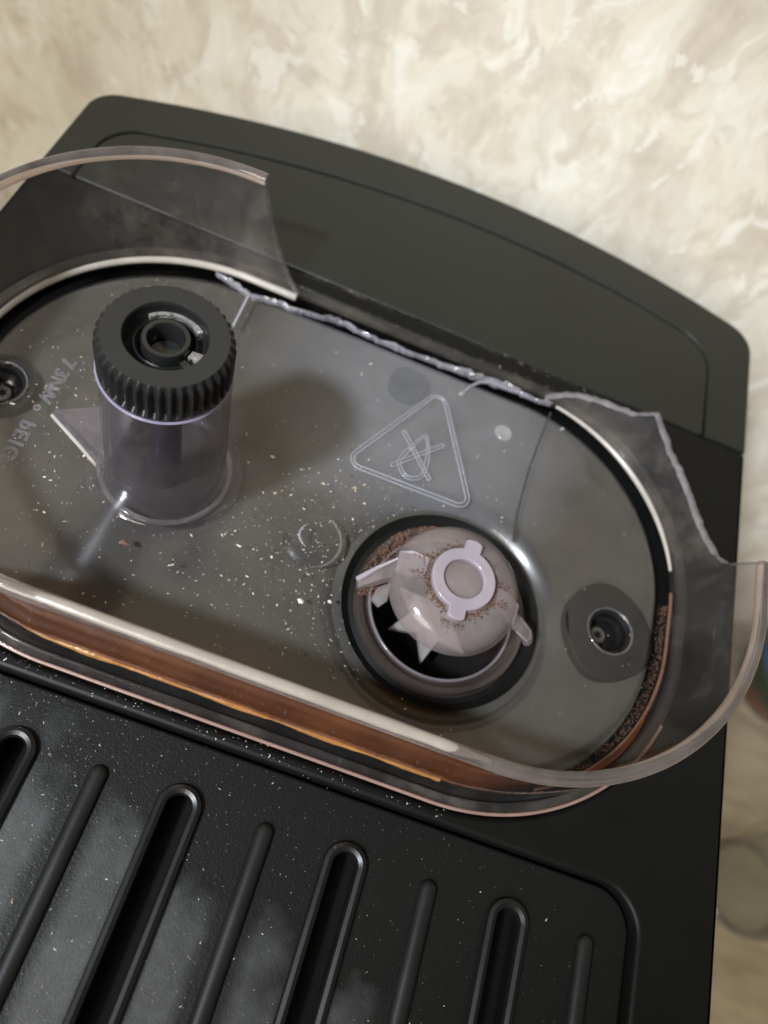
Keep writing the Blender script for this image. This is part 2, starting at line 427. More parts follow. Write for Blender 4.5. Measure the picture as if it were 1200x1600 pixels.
# rear frame: a U round the tank lid
lid_in = []
LX0, LX1, LIN = -.585, .597, .098
def lidback(x): return BACK(x) - LIN
xs = [LX0 + (LX1 - LX0) * k / 40 for k in range(41) if k in (0, 40) or 5 < k < 35]
lid_out = round_poly([(LX0, SEAM + .003), (LX1, SEAM + .003)] + [(x, lidback(x)) for x in reversed(xs)], [.004, .004, .085] + [0] * (len(xs) - 2) + [.085], 10)
u = [(XL, SEAM + .003), (LX0 - .004, SEAM + .003)]
gap = .0050
lo = round_poly([(LX0 - gap, SEAM + .003), (LX1 + gap, SEAM + .003)] + [(x, lidback(x) + gap) for x in reversed(xs)], [0, 0, .088] + [0] * (len(xs) - 2) + [.088], 10)
inner = lo[2:][::-1]                         # from left round the back to the right
outer = outline_rear(0, SEAM + .003, XL, XR, .062)
uloop = [(XL, SEAM + .003), (LX0 - gap, SEAM + .003)] + inner + [(LX1 + gap, SEAM + .003)] + outer[1:]
own(plate('rear_cover', [uloop], .0, .05, .0022, COVER))
own(plate('tank_lid', [lid_out], -.001, .048, .0024, COVER))
# hopper well under the clear floor
own(plate('hopper_well', [hop(-.011), circ(.22, .464, .128, 64)[::-1], circ(.478, .522, .0292, 32)[::-1], circ(-.487, .541, .0292, 32)[::-1]], -.038 + .016, .012, .002, WELL))

# --- warming tray with slots and ribs
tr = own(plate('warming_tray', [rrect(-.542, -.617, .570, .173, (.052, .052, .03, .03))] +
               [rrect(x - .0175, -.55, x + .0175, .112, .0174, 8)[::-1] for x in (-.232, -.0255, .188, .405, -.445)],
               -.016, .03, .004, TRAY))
def child(o, parent):                        # sub-part: cancel the parent's own offset
    o.parent = parent
    return o
RIBM = m_black('rib_plastic', base=(.0075, .0078, .0075), rough=.38, spec=.30, bump=.08)
LIPM = m_black('slot_lip_plastic', base=(.0052, .0055, .0052), rough=.34, spec=.36, bump=.05)
PIT = m_plain('slot_bottom', (.0028, .0028, .0027), .7, .1)
SLOTX = (-.445, -.232, -.0255, .188, .405); RIBX = (-.338, -.129, .082, .2975, .512)
slot0 = None
for i, x in enumerate(SLOTX):
    if slot0 is None:
        path = [(px, py, -.013) for px, py in rrect(-.0215, -.554, .0215, .116, .0214, 8)]
        V, F = tube_data(path, .0068, True, 8)
        b = len(V); V += [(-.024, -.56, -.050), (.024, -.56, -.050), (.024, .118, -.050), (-.024, .118, -.050)]; F.append((b, b + 1, b + 2, b + 3))
        slot0 = mesh('slot', V, F, [LIPM, PIT], None, matidx=[0] * (len(F) - 1) + [1]); s = slot0
    else:
        s = slot0.copy(); COL.objects.link(s)
    s.location = (x * S, 0, 0); child(s, tr)
rib0 = None
for i, x in enumerate(RIBX):
    if rib0 is None:
        V, F = [], []
        ys = [-.55 + .65 * k / 12 for k in range(13)] + [.100 + .0118 * math.sin(math.pi / 2 * k / 8) for k in range(1, 9)]
        path = [(0, yy, -.0155) for yy in ys]
        rr = lambda t: .0118 * math.sqrt(max(.004, 1 - max(0, (ys[round(t * 20)] - .100) / .0119) ** 2))
        V, F = tube_data(path, rr, False, 12, .75)
        rib0 = mesh('rib', V, F, [RIBM], None, angle=60); s = rib0
    else:
        s = rib0.copy(); COL.objects.link(s)
    s.location = (x * S, 0, 0); child(s, tr)

# ------------------------------------------------------------------ bean hopper
# dense outline, with outward normals
OUT = []
_b = rrect(CX - HW, CY - HH, CX + HW, CY + HH, RR, 60)
for i in range(len(_b)):
    a = Vector(_b[i]); c = Vector(_b[(i + 1) % len(_b)]); d = (c - a).length
    if d < 1e-6: continue
    k = max(1, int(d / .0022))
    for j in range(k): OUT.append(a + (c - a) * (j / k))
NO = len(OUT)
NRM = []
for i in range(NO):
    t = OUT[(i + 1) % NO] - OUT[i - 1]; NRM.append(Vector((t.y, -t.x)).normalized())
def near(x, y): return min(range(NO), key=lambda i: (OUT[i].x - x) ** 2 + (OUT[i].y - y) ** 2)
HR = .178
def flare(i):
    n = NRM[i]
    return .014 + .018 * n.y + (.010 * abs(n.x))
def wallpt(i, z, th=0):
    i %= NO
    n = NRM[i]; o = flare(i) * (z / HR) + th
    return (OUT[i].x + n.x * o, OUT[i].y + n.y * o, z)
# height of what is left of the wall, counter-clockwise from the right break
Rb = [(.567, .615, .166), (.5665, .620, .150), (.565, .63, .114), (.561, .653, .092), (.550, .69, .076), (.535, .727, .073), (.510, .767, .076), (.480, .803, .082), (.455, .828, .096), (.438, .842, .106),
      (.428, .849, .094), (.418, .856, .078), (.396, .864, .066), (.376, .873, .059), (.356, .880, .049), (.338, .885, .043), (.320, .889, .030), (.307, .891, .016), (.295, .891, .006)]
Lb = [(-.160, .891, .004), (-.175, .891, .022), (-.193, .891, .046), (-.212, .891, .076), (-.226, .891, .106), (-.236, .891, .130), (-.244, .891, .152), (-.250, .891, .170)]
prof = [(near(x, y), z) for x, y, z in Rb + Lb]
off0 = prof[0][0]
prof = [((i - off0) % NO, z) for i, z in prof]
prof.sort()
def height(i):
    k = (i - off0) % NO
    if k > prof[-1][0] or k < prof[0][0]: return HR
    z = lerp_pts(prof, k)
    broken = True
    if prof[len(Rb) - 1][0] < k < prof[len(Rb)][0]: return .0012
    return max(.003, z + .0022 * noise.noise(Vector((OUT[i].x * 90, OUT[i].y * 90, 3.1))) )
kL = prof[-1][0]
TH = .0125; NV = 8
hop_root = mesh('bean_hopper', *(lambda V, F: (V, F))([], []), [FLOOR]) if False else None

# floor of the hopper: rings from the grinder opening to the wall
GC = Vector((.22, .464)); GR = .146
KC = (-.222, .506)
inner_poly = [OUT[i] - NRM[i] * .020 for i in range(NO)]
def ray_out(t):
    d = Vector((math.cos(t), math.sin(t))); best = None
    for i in range(0, NO, 2):
        a = inner_poly[i]; c = inner_poly[(i + 2) % NO]
        e = c - a; den = d.x * e.y - d.y * e.x
        if abs(den) < 1e-9: continue
        q = a - GC
        s = (q.x * e.y - q.y * e.x) / den; uu = (q.x * d.y - q.y * d.x) / den
        if s > 0 and -.001 <= uu <= 1.001 and (best is None or s < best): best = s
    return best
SCREWS = ((.478, .522), (-.487, .541))
def zfloor(x, y, dh, do):
    z = 0.0
    if dh < .048: k = (.048 - dh) / .048; z -= .019 * k ** 2.2
    if dh < .105: k = 1 - dh / .105; z -= .020 * k * k
    if do < .012: k = (.012 - do) / .012; z -= .006 * k * k
    # low ramp added in front of the post, shaped to catch a highlight streak
    dx = x + .252 - (y - .36) * .10
    if y < KC[1]: k = min(1, max(0, (y - .262) / .15)); z += .042 * k * math.exp(-(dx / .050) ** 2)
    r = math.hypot(x - .008, y - .485)
    if r < .042: z += .0095 * max(0, 1 - (r / .042) ** 2) ** .7
    r = math.hypot(x - .063, y - .825)
    if r < .040: z -= .0025 * (0.5 + 0.5 * math.cos(math.pi * r / .040))
    for sx, sy in SCREWS:
        r = math.hypot(x - sx, y - sy)
        if r < .037:
            k = (r - .023) / .014
            z -= .030 if k < 0 else .030 * (.5 + .5 * math.cos(math.pi * k))
    r = math.hypot(x - KC[0], y - KC[1])
    if r < .105: k = (.105 - r) / .025; z += .010 * min(1, k) ** 2
    z += .0012 * noise.noise(Vector((x * 9, y * 9, .3)))
    return z
NA, NRG = 560, 100
V, F = [], []
for a in range(NA):
    t = 2 * math.pi * a / NA; R = ray_out(t); d = (math.cos(t), math.sin(t))
    for k in range(NRG + 1):
        uu = k / NRG; uu = uu ** 1.15
        r = GR + (R - GR) * uu
        x = GC.x + d[0] * r; y = GC.y + d[1] * r
        V.append((x, y, zfloor(x, y, r - GR, R - r)))
for a in range(NA):
    b = (a + 1) % NA
    for k in range(NRG):
        vx, vy, _z = V[a * (NRG + 1) + k]
        if any(math.hypot(vx - sx, vy - sy) < .024 for sx, sy in SCREWS): continue
        F.append((a * (NRG + 1) + k, b * (NRG + 1) + k, b * (NRG + 1) + k + 1, a * (NRG + 1) + k + 1))
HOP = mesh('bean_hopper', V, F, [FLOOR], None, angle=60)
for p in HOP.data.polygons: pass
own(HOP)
HOP['label'] = 'clear smoky plastic bean hopper with its back wall broken away'

# wall panels
V, F, EV, EF = [], [], [], []
for i in range(NO):
    h = height(i)
    for th in (0, TH):
        for k in range(NV + 1): V.append(wallpt(i, .001 + (h - .001) * k / NV, th))
st = 2 * (NV + 1)
for i in range(NO):
    j = (i + 1) % NO
    for k in range(NV):
        F.append((i * st + k, j * st + k, j * st + k + 1, i * st + k + 1))
        F.append((j * st + NV + 1 + k, i * st + NV + 1 + k, i * st + NV + 2 + k, j * st + NV + 2 + k))
# top faces: broken stretch -> ragged edge
ekk = []
for kk in range(prof[0][0], kL + 1):
    i = (off0 + kk) % NO; h = height(i) + .0006
    if h < .004: continue
    ekk.append(kk)
    wv = .0035 * noise.noise(Vector((OUT[i].x * 60, OUT[i].y * 60, 8))) 
    jr = random.Random(int((kk + 14 * noise.noise(Vector((kk * .06, 5, 2)))) / 5)); j3 = lambda a: jr.uniform(-a, a)
    p0 = Vector(wallpt(i, h + j3(.0008), -.0004 - abs(j3(.0007)))); p1 = Vector(wallpt(i, h + j3(.0008), TH + .0004 + abs(j3(.0007)))); pm = (p0 + p1) / 2 + Vector((0, 0, .002 + abs(wv) * .5))
    EV += [tuple(p0), tuple(pm), tuple(p1)]
runs = []
for n_, kk in enumerate(ekk):
    if n_ == 0 or kk != ekk[n_ - 1] + 1: runs.append([])
    runs[-1].append(n_)
WALL = child(mesh('hopper_wall', V, F, [CLEAR, CLEARF], None, angle=50, matidx=[1 if NRM[i].y < -.35 else 0 for i in range(NO) for _k in range(2 * NV)]), HOP)
# one fractured edge at the right, a cleaner one at the left
for run in runs:
    rv = []
    for n_ in run: rv += EV[n_ * 3:n_ * 3 + 3]
    child(mesh('broken_edge', rv, [(q * 3 + k, q * 3 + 3 + k, q * 3 + 4 + k, q * 3 + 1 + k) for q in range(len(run) - 1) for k in range(2)], [EDGE], None, smooth=True, angle=25), HOP)
# intact rim
path = []
for q in range(kL, NO + prof[0][0] + 1, 3):
    i = (off0 + q) % NO; path.append(wallpt(i, HR, TH / 2))
child(tube('hopper_rim', path, .0088, RIM, None, False, 14), HOP)
path = []
i0, i1 = near(-.36, .24), near(.275, .225)
for q in range(0, (i1 - i0) % NO + 1, 3): path.append(wallpt(i0 + q, HR + .0040, TH / 2))
child(tube('rim_highlight', path, lambda t: (.0071 + .0007 * noise.noise(Vector((t * 12, 3, 0)))) * min(1, .35 + 3 * t, 9 * (1.03 - t)), m_frost('rim_highlight_plastic', (.31, .275, .225), .32, .25, .15, 130, (.8, .76, .72)), None, False, 12, .8), HOP)  # pale tube paints the highlight along the front of the rim
# beads stand in for the glint where the wall meets the floor
def bead(i0, i1, off, z, r, m, name, nn=10):
    n = (i1 - i0) % NO
    pth = []
    for q in range(0, n + 1, 3):
        i = (i0 + q) % NO; pth.append((OUT[i].x + NRM[i].x * off, OUT[i].y + NRM[i].y * off, z))
    return child(tube(name, pth, r, m, None, False, nn), HOP)
bead(near(-.163, .891), near(-.568, .50), .001, .006, lambda t: .0066 - .0028 * t, BEADM, 'base_glint_bead')
bead(near(.567, .66), near(.312, .891), .001, .005, lambda t: .0026 + .0022 * math.sin(math.pi * t), BEADM, 'base_glint_bead')
bead(near(-.30, .225), near(.275, .225), -.002, .006, lambda t: (.0042 + .0022 * noise.noise(Vector((t * 9, 0, 4))) + .0010 * noise.noise(Vector((t * 60, 2, 4)))) * min(1, 14 * t + .15, 40 * (1.03 - t)), AMBER, 'base_glint_bead')
bead(near(.40, .262), near(.567, .62), .000, .004, .0028, m_frost('stained_bead_plastic', (.16, .085, .055), .4, .2, .4, 260, (.7, .55, .45)), 'base_glint_bead')
# outer flange
child(plate('hopper_flange', [hop(.029), hop(.0135)[::-1]], .004, .012, .0022, CLEAR), HOP)
pth = [(x, y, .003) for x, y in hop(.0285, 30)]
FL = m_frost('flange_edge_plastic', (.30, .20, .165), .42, .2, .1, 150, (.85, .75, .7))
child(tube('flange_edge', [p for p in pth if p[1] < .52 and p[1] > 0], .0022, FL, None, False, 6), HOP) if False else None
frontpath = []
i0, i1 = near(-.50, .33), near(.55, .42)
for q in range(0, (i1 - i0) % NO + 1, 3):
    i = (i0 + q) % NO; frontpath.append((OUT[i].x + NRM[i].x * .0285, OUT[i].y + NRM[i].y * .0285, .0045))
child(tube('flange_edge', frontpath, .0024, FL, None, False, 8), HOP)
# coffee film dried on the inside of the front wall
V, F = [], []
i0, i1 = near(-.42, .27), near(.545, .43)
n = ((i1 - i0) % NO) // 3
for q in range(n + 1):
    i = (i0 + q * 3) % NO
    edge = min(1, q / 14, (n - q) / 60)
    top = (.150 + .012 * noise.noise(Vector((q * .08, 2, 0)))) * edge + .004
    for k in range(6): V.append(wallpt(i, .003 + top * k / 5, -.0010))
for q in range(n):
    for k in range(5): F.append((q * 6 + k, (q + 1) * 6 + k, (q + 1) * 6 + k + 1, q * 6 + k + 1))
child(mesh('coffee_film', V, F, [STAIN], None), HOP)

# ragged strip left where the back wall snapped off
random.seed(5)
SH = [(-.300, .880), (-.278, .876), (-.253, .870), (-.227, .862), (-.203, .868), (-.181, .870), (-.153, .871), (-.104, .878), (-.091, .886), (-.048, .880), (0, .877), (.046, .878), (.091, .881), (.138, .884), (.205, .890), (.248, .890), (.291, .889), (.318, .893)]
SW = [.003, .010, .010, .013, .009, .010, .006, .006, .011, .006, .006, .007, .009, .013, .016, .007, .005, .003]
V, F = [], []
rs = random.Random(21)
xs_ = []; x = SH[0][0]
while x < SH[-1][0]: xs_.append(x); x += rs.uniform(.0035, .0105)
ph = 0
for k, x in enumerate(xs_):
    y = lerp_pts(SH, x); wd = lerp_pts([(a[0], b) for a, b in zip(SH, SW)], x) * rs.uniform(.45, .90)
    y += rs.uniform(-.0018, .0018)
    zt = .004 + .010 * max(0, noise.noise(Vector((x * 24, 7, 1)))) + rs.uniform(0, .0035)
    V += [(x, y - wd * .55, -.004), (x + rs.uniform(-.002, .002), y - wd * .45, zt * rs.uniform(.3, .7)), (x + rs.uniform(-.002, .002), y + wd * rs.uniform(-.15, .25), zt), (x, y + wd * .5, zt * rs.uniform(.3, .8)), (x, y + wd * .6, -.006)]
for k in range(len(xs_) - 1):
    for q in range(4):
        a, b, c, d = k * 5 + q, k * 5 + 5 + q, k * 5 + 6 + q, k * 5 + 1 + q
        F += [(a, b, c), (a, c, d)] if rs.random() < .5 else [(a, b, d), (b, c, d)]
child(mesh('broken_wall_stub', V, F, [FROST], None, smooth=False), HOP)

# embossed warning triangle with a crossed out bean
def onfloor(pts, dz=.0015): return [(x, y, dz) for x, y in pts]
def grow(pts, d):
    c = Vector((sum(p[0] for p in pts) / len(pts), sum(p[1] for p in pts) / len(pts)))
    return [tuple(Vector(p) + (Vector(p) - c).normalized() * d) for p in pts]
TRI = [(.010, .628), (.121, .832), (.221, .630)]
triV, triF = tube_data(onfloor(round_poly(grow(TRI, .006), .019, 8), .0008), .0013, True, 8, 1)
tube_data(onfloor(round_poly(grow(TRI, -.006), .012, 8), .0008), .0014, True, 8, 1, triV, triF)
SYM = child(mesh('warning_triangle', triV, triF, [EMB], None, angle=70), HOP)
def smooth_loop(pts, n=6):
    out = []; N = len(pts)
    for i in range(N):
        p0, p1, p2, p3 = (Vector(pts[(i + k) % N]) for k in (-1, 0, 1, 2))
        for k in range(n):
            t = k / n
            out.append(tuple(.5 * ((2 * p1) + (p2 - p0) * t + (2 * p0 - 5 * p1 + 4 * p2 - p3) * t * t + (3 * p1 - p0 - 3 * p2 + p3) * t ** 3)))
    return out
BEAN = smooth_loop([(.092, .664), (.101, .649), (.115, .644), (.130, .652), (.134, .667), (.132, .691), (.128, .710), (.118, .729), (.106, .707), (.095, .682)])
V, F = tube_data(onfloor(grow(BEAN, .0028), .001), .0012, True, 8, 1)
tube_data(onfloor(grow(BEAN, -.0028), .001), .0013, True, 8, 1, V, F)
def stroke(a, b, hw=.0028):
    a = Vector(a); b = Vector(b); d = (b - a).normalized(); n = Vector((-d.y, d.x)); pts = []
    for base, s0 in ((b, -90), (a, 90)):
        for q in range(7):
            t = math.radians(s0 + 30 * q); pts.append(tuple(base + d * (hw * math.cos(t)) + n * (hw * math.sin(t))))
    return pts
tube_data(onfloor(stroke((.084, .721), (.144, .655)), .0016), .0012, True, 8, 1, V, F)
tube_data(onfloor(stroke((.083, .654), (.149, .723)), .0022), .0012, True, 8, 1, V, F)
child(mesh('crossed_bean_symbol', V, F, [EMB], None, angle=70), HOP)
# embossed lettering, one column along the left
def letter(ch, x, y, size):
    cu = bpy.data.curves.new('letter', 'FONT'); cu.body = ch; cu.size = size * S; cu.fill_mode = 'NONE'; cu.bevel_depth = .0004 * S; cu.bevel_resolution = 1
    cu.align_x = 'CENTER'; cu.align_y = 'CENTER'; cu.resolution_u = 4
    tmp = bpy.data.objects.new('tmp', cu); COL.objects.link(tmp)
    dg = bpy.context.evaluated_depsgraph_get(); me = bpy.data.meshes.new_from_object(tmp.evaluated_get(dg))
    bpy.data.objects.remove(tmp)
    me.transform(Matrix.Translation((x * S, y * S, .002 * S)) @ Matrix.Rotation(math.radians(-90), 4, 'Z'))
    me.materials.clear(); me.materials.append(EMB)
    return me
bm = bmesh.new()
for ch, y in (('7', .610), ('3', .590), ('N', .571), ('W', .550), ('o', .523), ('b', .491), ('E', .475), ('I', .460), ('G', .443), ('=', .426)):
    me = letter(ch, -.420, y, .029 if ch != 'o' else .020); bm.from_mesh(me)
me = bpy.data.meshes.new('embossed_lettering'); bm.to_mesh(me); bm.free()
child(finish('embossed_lettering', me, EMB, None), HOP)
child(tube('dimple_glint', [(.008 + .0425 * math.cos(math.radians(q)), .485 + .0425 * math.sin(math.radians(q)), .0006) for q in range(-75, 80, 5)], lambda t: .0022 * math.sin(math.pi * (t * .96 + .02)) + .0003, CLEARG, None, False, 8), HOP)  # crescent tubes drawn in place of the dimple's highlights
child(tube('dimple_glint', [(.008 + .020 * math.cos(math.radians(q)), .487 + .020 * math.sin(math.radians(q)), .0082) for q in range(130, 260, 8)], lambda t: .0016 * math.sin(math.pi * (t * .96 + .02)) + .0002, EMB, None, False, 8), HOP)
# ejector mark, hairline cracks
child(lathe('moulding_mark', [(0, .003), (.013, .003), (.0155, .0005)], (.241, .795), m_clear('mark_plastic', haze=.16), None, 32), HOP)
CRK = m_frost('crack_plastic', (.34, .34, .36), .35, .3, .3)
CRKD = m_plain('crack_shadow', (.03, .03, .032), .5)
child(tube('crack', onfloor([(.312, .874), (.303, .80), (.297, .737), (.295, .66), (.298, .605)], .0005), .0016, CRKD, None, False, 6), HOP)
child(tube('crack', onfloor([(.155, .838), (.165, .860), (.178, .876), (.196, .885), (.25, .888)], .002), .003, EMB, None, False, 6), HOP)
child(tube('crack', onfloor([(-.234, .858), (-.2335, .82), (-.233, .790)], .001), .0026, CRK, None, False, 6), HOP)
own(plate('shadow_spot', [circ(.066, .824, .034, 32)], -.008, .03, .002, DARK))  # dark disc put under the floor to stand in for a shadow spot
# dark contact pads under the floor and the screws
for k, (sx, sy) in enumerate(SCREWS):
    t = own(lathe('mounting_screw', [(0, -.034), (.012, -.034), (.0145, -.036), (.016, -.040)], (sx - .004, sy + .003), SCREW, None, 32))
    V, F = [], []
    for q in range(12):
        rr = .0085 if q % 2 == 0 else .0045
        V.append((sx - .004 + rr * math.cos(q * math.pi / 6), sy + .003 + rr * math.sin(q * math.pi / 6), -.0336))
    F.append(tuple(range(12)))
    child(mesh('screw_recess', V, F, [DARK], None, smooth=False), t)
    pk = 1 if k == 0 else .66
    pad = [(sx + pk * math.cos(q * math.pi / 36) * (.069 + .004 * math.cos(q * math.pi / 18 + .6)), sy + pk * math.sin(q * math.pi / 36) * (.078 + .004 * math.cos(q * math.pi / 12))) for q in range(72)]
    own(plate('screw_pad', [pad, circ(sx, sy, .029, 32)[::-1]], -.005, .03, .002, DARK))
    own(tube('screw_collar', [(sx + .0365 * math.cos(q * math.pi / 24), sy + .0365 * math.sin(q * math.pi / 24), -.0015) for q in range(48)], .0015, CLEARG, None, True, 8))
    own(lathe('screw_cup', [(.0288, -.007), (.028, -.0375), (0, -.0375)], (sx, sy), DARK, None, 32))

# ------------------------------------------------------------------ grind adjusting knob
KX, KY = KC
KN = empty('grind_knob', (0, 0, 0)); own(KN)
N_R = 40
def ridge(k, r, t):
    if k in (3, 4, 5): return r - .0034 * (0.5 - 0.5 * math.cos(t * N_R)) ** 0.7
    if k in (2, 6): return r - .0010 * (0.5 - 0.5 * math.cos(t * N_R))
    return r
cap_prof = [(.060, .3025), (.0670, .3020), (.0715, .2990), (.0765, .2950), (.0770, .270), (.0770, .254), (.0770, .250), (.0745, .2480), (.060, .248)]
cap_prof = [(.0450, .2990), (.0470, .3020)] + [(.0690, .3020), (.0750, .2960), (.0768, .2900), (.0768, .2550), (.0768, .2500), (.0745, .2470), (.050, .2470), (.0445, .2480)]
def ridge(k, r, t):
    g = (0.5 - 0.5 * math.cos(t * N_R)) ** .8
    return r - (.0056 * g if k in (4, 5) else .0046 * g if k == 3 else .0004 * g if k == 6 else 0)
own(lathe('knob_cap', cap_prof, (KX, KY), KNOB, None, 480, 38, True, ridge), KN)
own(lathe('knob_well', [(.0455, .2998), (.0440, .2960), (.0425, .2850), (.0400, .2815), (.0370, .2830), (.0355, .2875), (.0335, .2890), (.0315, .2860), (.0300, .2800), (.0282, .2790), (.0275, .2810), (.0272, .2945), (.0258, .2975), (.0212, .2975), (.0195, .2950), (.0175, .2700), (.008, .2660), (0, .2655)], (KX, KY), GLOSSK, None, 96, 50), KN)
BR = m_frost('scuffed_plastic', (.20, .185, .17), .3, .2, .9, 420)
def arc_block(name, r0, r1, a0, a1, z0, z1, m, n=16):
    V, F = [], []
    for k in range(n + 1):
        t = math.radians(a0 + (a1 - a0) * k / n)
        for r, z in ((r0, z0), (r0, z1), (r1, z1), (r1, z0)): V.append((KX + r * math.cos(t), KY + r * math.sin(t), z))
    for k in range(n):
        for q in range(4): F.append((k * 4 + q, k * 4 + 4 + q, k * 4 + 4 + (q + 1) % 4, k * 4 + (q + 1) % 4))
    F += [(3, 2, 1, 0), (n * 4, n * 4 + 1, n * 4 + 2, n * 4 + 3)]
    return own(mesh(name, V, F, [m], None, angle=30), KN)
arc_block('snapped_clip', .0385, .0430, 55, 140, .281, .2890, BR)
arc_block('snapped_clip', .0360, .0425, 44, 60, .281, .2915, BR, 6)
arc_block('knob_rib', .029, .0432, -38, -24, .279, .2885, GLOSSK, 4)
arc_block('knob_rib', .029, .0432, -14, 4, .279, .2890, BR, 4)
own(lathe('knob_post', [(.108, .0015), (.098, .003), (.090, .008), (.0855, .016), (.0825, .03), (.0765, .235), (.0765, .2440), (.0755, .2470), (.0715, .2470), (.0705, .235), (.0765, .03), (.0765, .002)], (KX, KY), CLEAR2, None, 96, 45), KN)
own(lathe('post_rim', [(.0742, .2440), (.0765, .2420), (.0785, .2440), (.0765, .2462)], (KX, KY), m_frost('post_rim_plastic', (.24, .21, .28), .40, .15, .1), None, 96, 60, True), KN)
own(lathe('knob_shaft', [(.020, -.03), (.020, .262)], (KX, KY), m_plain('shaft_plastic', (.03, .028, .032), .45), None, 32), KN)
own(tube('post_foot', [(KX + .0895 * math.cos(q * math.pi / 36), KY + .0895 * math.sin(q * math.pi / 36), .0105) for q in range(72)], .0042, CLEARG, None, True, 10), KN)
# pointer: a clear wedge on the left of the post
tip = (-.398, .520); ba = (-.287, .462); bb = (-.285, .574)
V = [(tip[0], tip[1], .001), (ba[0], ba[1], .001), (bb[0], bb[1], .001), (tip[0] + .006, tip[1], .020), (ba[0], ba[1] + .004, .040), (bb[0], bb[1] - .004, .040)]
F = [(0, 1, 4, 3), (0, 3, 5, 2), (3, 4, 5), (1, 2, 5, 4), (0, 2, 1)]
PT = mesh('knob_pointer', V, F, [m_clear('pointer_plastic', (.76, .74, .76), .075, (.55, .50, .54), .08, .3, 1.6, bumpy=.06)], None, smooth=False)
own(PT, KN)
own(tube('pointer_edge', [(tip[0], tip[1], .003), ((tip[0] + ba[0]) / 2, (tip[1] + ba[1]) / 2 - .001, .003), (ba[0] - .006, ba[1], .003)], .0028, BEADM, None, False, 6), KN)

# ------------------------------------------------------------------ grinder mouth with its guard
GX, GY = GC.x, GC.y
GG = empty('grinder_guard', (0, 0, 0)); own(GG)
own(lathe('seal_ring', [(.150, -.012), (.147, -.016), (.138, -.022), (.131, -.020), (.128, -.026)], (GX, GY), DARK, None, 96), GG)
own(lathe('collar', [(.131, -.022), (.1285, -.010), (.1265, -.006), (.1195, -.008), (.1150, -.014), (.1120, -.016), (.1085, -.013), (.1055, -.017), (.1050, -.030), (.103, -.10)], (GX, GY), COLLAR, None, 96), GG)
own(lathe('grinder_throat', [(.1275, -.03), (.118, -.02), (.1062, -.03), (.1055, -.11), (.080, -.125), (0, -.125)], (GX, GY), DARK, None, 64), GG)
V, F = [], []
for lvl, z in ((0, -.086), (1, -.078)):
    for q in range(12):
        a = math.radians(-88 + 30 * q); rr = (.070 if q % 2 == 0 else .034)
        V.append((GX + .004 + rr * math.cos(a), GY + .004 + rr * math.sin(a), z + (.004 if q % 2 else 0)))
V.append((GX + .004, GY + .004, -.0745))
for q in range(12):
    q2 = (q + 1) % 12
    F.append((q, q2, 12 + q2, 12 + q)); F.append((12 + q, 12 + q2, 24))
own(mesh('burr_star', V, F, [STEEL], None, smooth=False), GG)
DX, DY = GX - .001, GY + .008
own(lathe('guard_dome', [(0, .0775), (.030, .0775), (.045, .0765), (.060, .0735), (.073, .0700), (.084, .0640), (.0905, .056), (.0940, .047), (.0950, .036), (.0925, .034), (.0910, .041), (.087, .053), (.072, .064), (.045, .072), (0, .073)], (DX, DY), PINK, None, 96, 50), GG)
ring = [(.0470 * math.cos(math.radians(t)), .0470 * math.sin(math.radians(t))) for t in range(0, 360, 5)]
def tabbed():
    pts = []
    for t in range(0, 360, 4):
        a = math.radians(t); r = .0455
        for c0 in (88, 272):
            d = abs((t - c0 + 180) % 360 - 180)
            if d < 14: r = .0615 - .004 * (d / 14) ** 3
        pts.append((DX + r * math.cos(a), DY + r * math.sin(a)))
    return pts
own(plate('guard_ring', [tabbed(), circ(DX, DY, .0285, 40)[::-1]], .0850, .012, .0022, LILAC), GG)
own(lathe('guard_hub', [(0, .0800), (.026, .0800), (.0283, .0785)], (DX, DY), PINK, None, 40), GG)
def bar(pts, z0s, z1s, m, name):
    V = [(x, y, z) for (x, y), z in zip(pts, z0s)] + [(x, y, z) for (x, y), z in zip(pts, z1s)]
    n = len(pts); F = [tuple(range(n)), tuple(range(2 * n - 1, n - 1, -1))] + [(q, n + q, n + (q + 1) % n, (q + 1) % n) for q in range(n)]
    return own(mesh(name, V, F, [m], None, smooth=False), GG)
def wedge(name, top, thick, m):
    n = len(top); V = list(top) + [(x, y, z - t_) for (x, y, z), t_ in zip(top, thick)]
    F = [tuple(range(n)), tuple(range(2 * n - 1, n - 1, -1))] + [(q, n + q, n + (q + 1) % n, (q + 1) % n) for q in range(n)]
    return own(mesh(name, V, F, [m], None, smooth=False), GG)
wedge('guard_rib', [(DX - .052, DY - .012, .0762), (DX - .052, DY + .013, .0762), (DX - .075, DY + .019, .0695), (DX - .092, DY + .016, .0600), (DX - .091, DY - .014, .0585), (DX - .072, DY - .019, .0690)], [.008] * 6, LILAC2)
wedge('guard_rib', [(DX + .052, DY + .010, .0762), (DX + .052, DY - .014, .0762), (DX + .074, DY - .021, .0690), (DX + .092, DY - .024, .0560), (DX + .091, DY + .004, .0590), (DX + .072, DY + .010, .0700)], [.008] * 6, LILAC2)
wedge('guard_leg', [(DX - .090, DY + .010, .056), (DX - .112, DY - .006, .036), (DX - .131, DY - .022, .010), (DX - .126, DY - .034, .008), (DX - .108, DY - .026, .030), (DX - .090, DY - .020, .050)], [.020, .022, .012, .010, .022, .020], PINK)
wedge('guard_leg', [(DX - .100, DY - .024, .010), (DX - .086, DY - .016, .022), (DX - .082, DY - .040, .012), (DX - .090, DY - .050, .006), (DX - .103, DY - .042, .004)], [.006] * 5, PINK)
own(tube('leg_edge', [(DX - .091, DY + .006, .0575), (DX - .112, DY - .009, .0375), (DX - .131, DY - .024, .0110)], lambda t: .0018 + .0028 * t, LILAC, None, False, 8), GG)
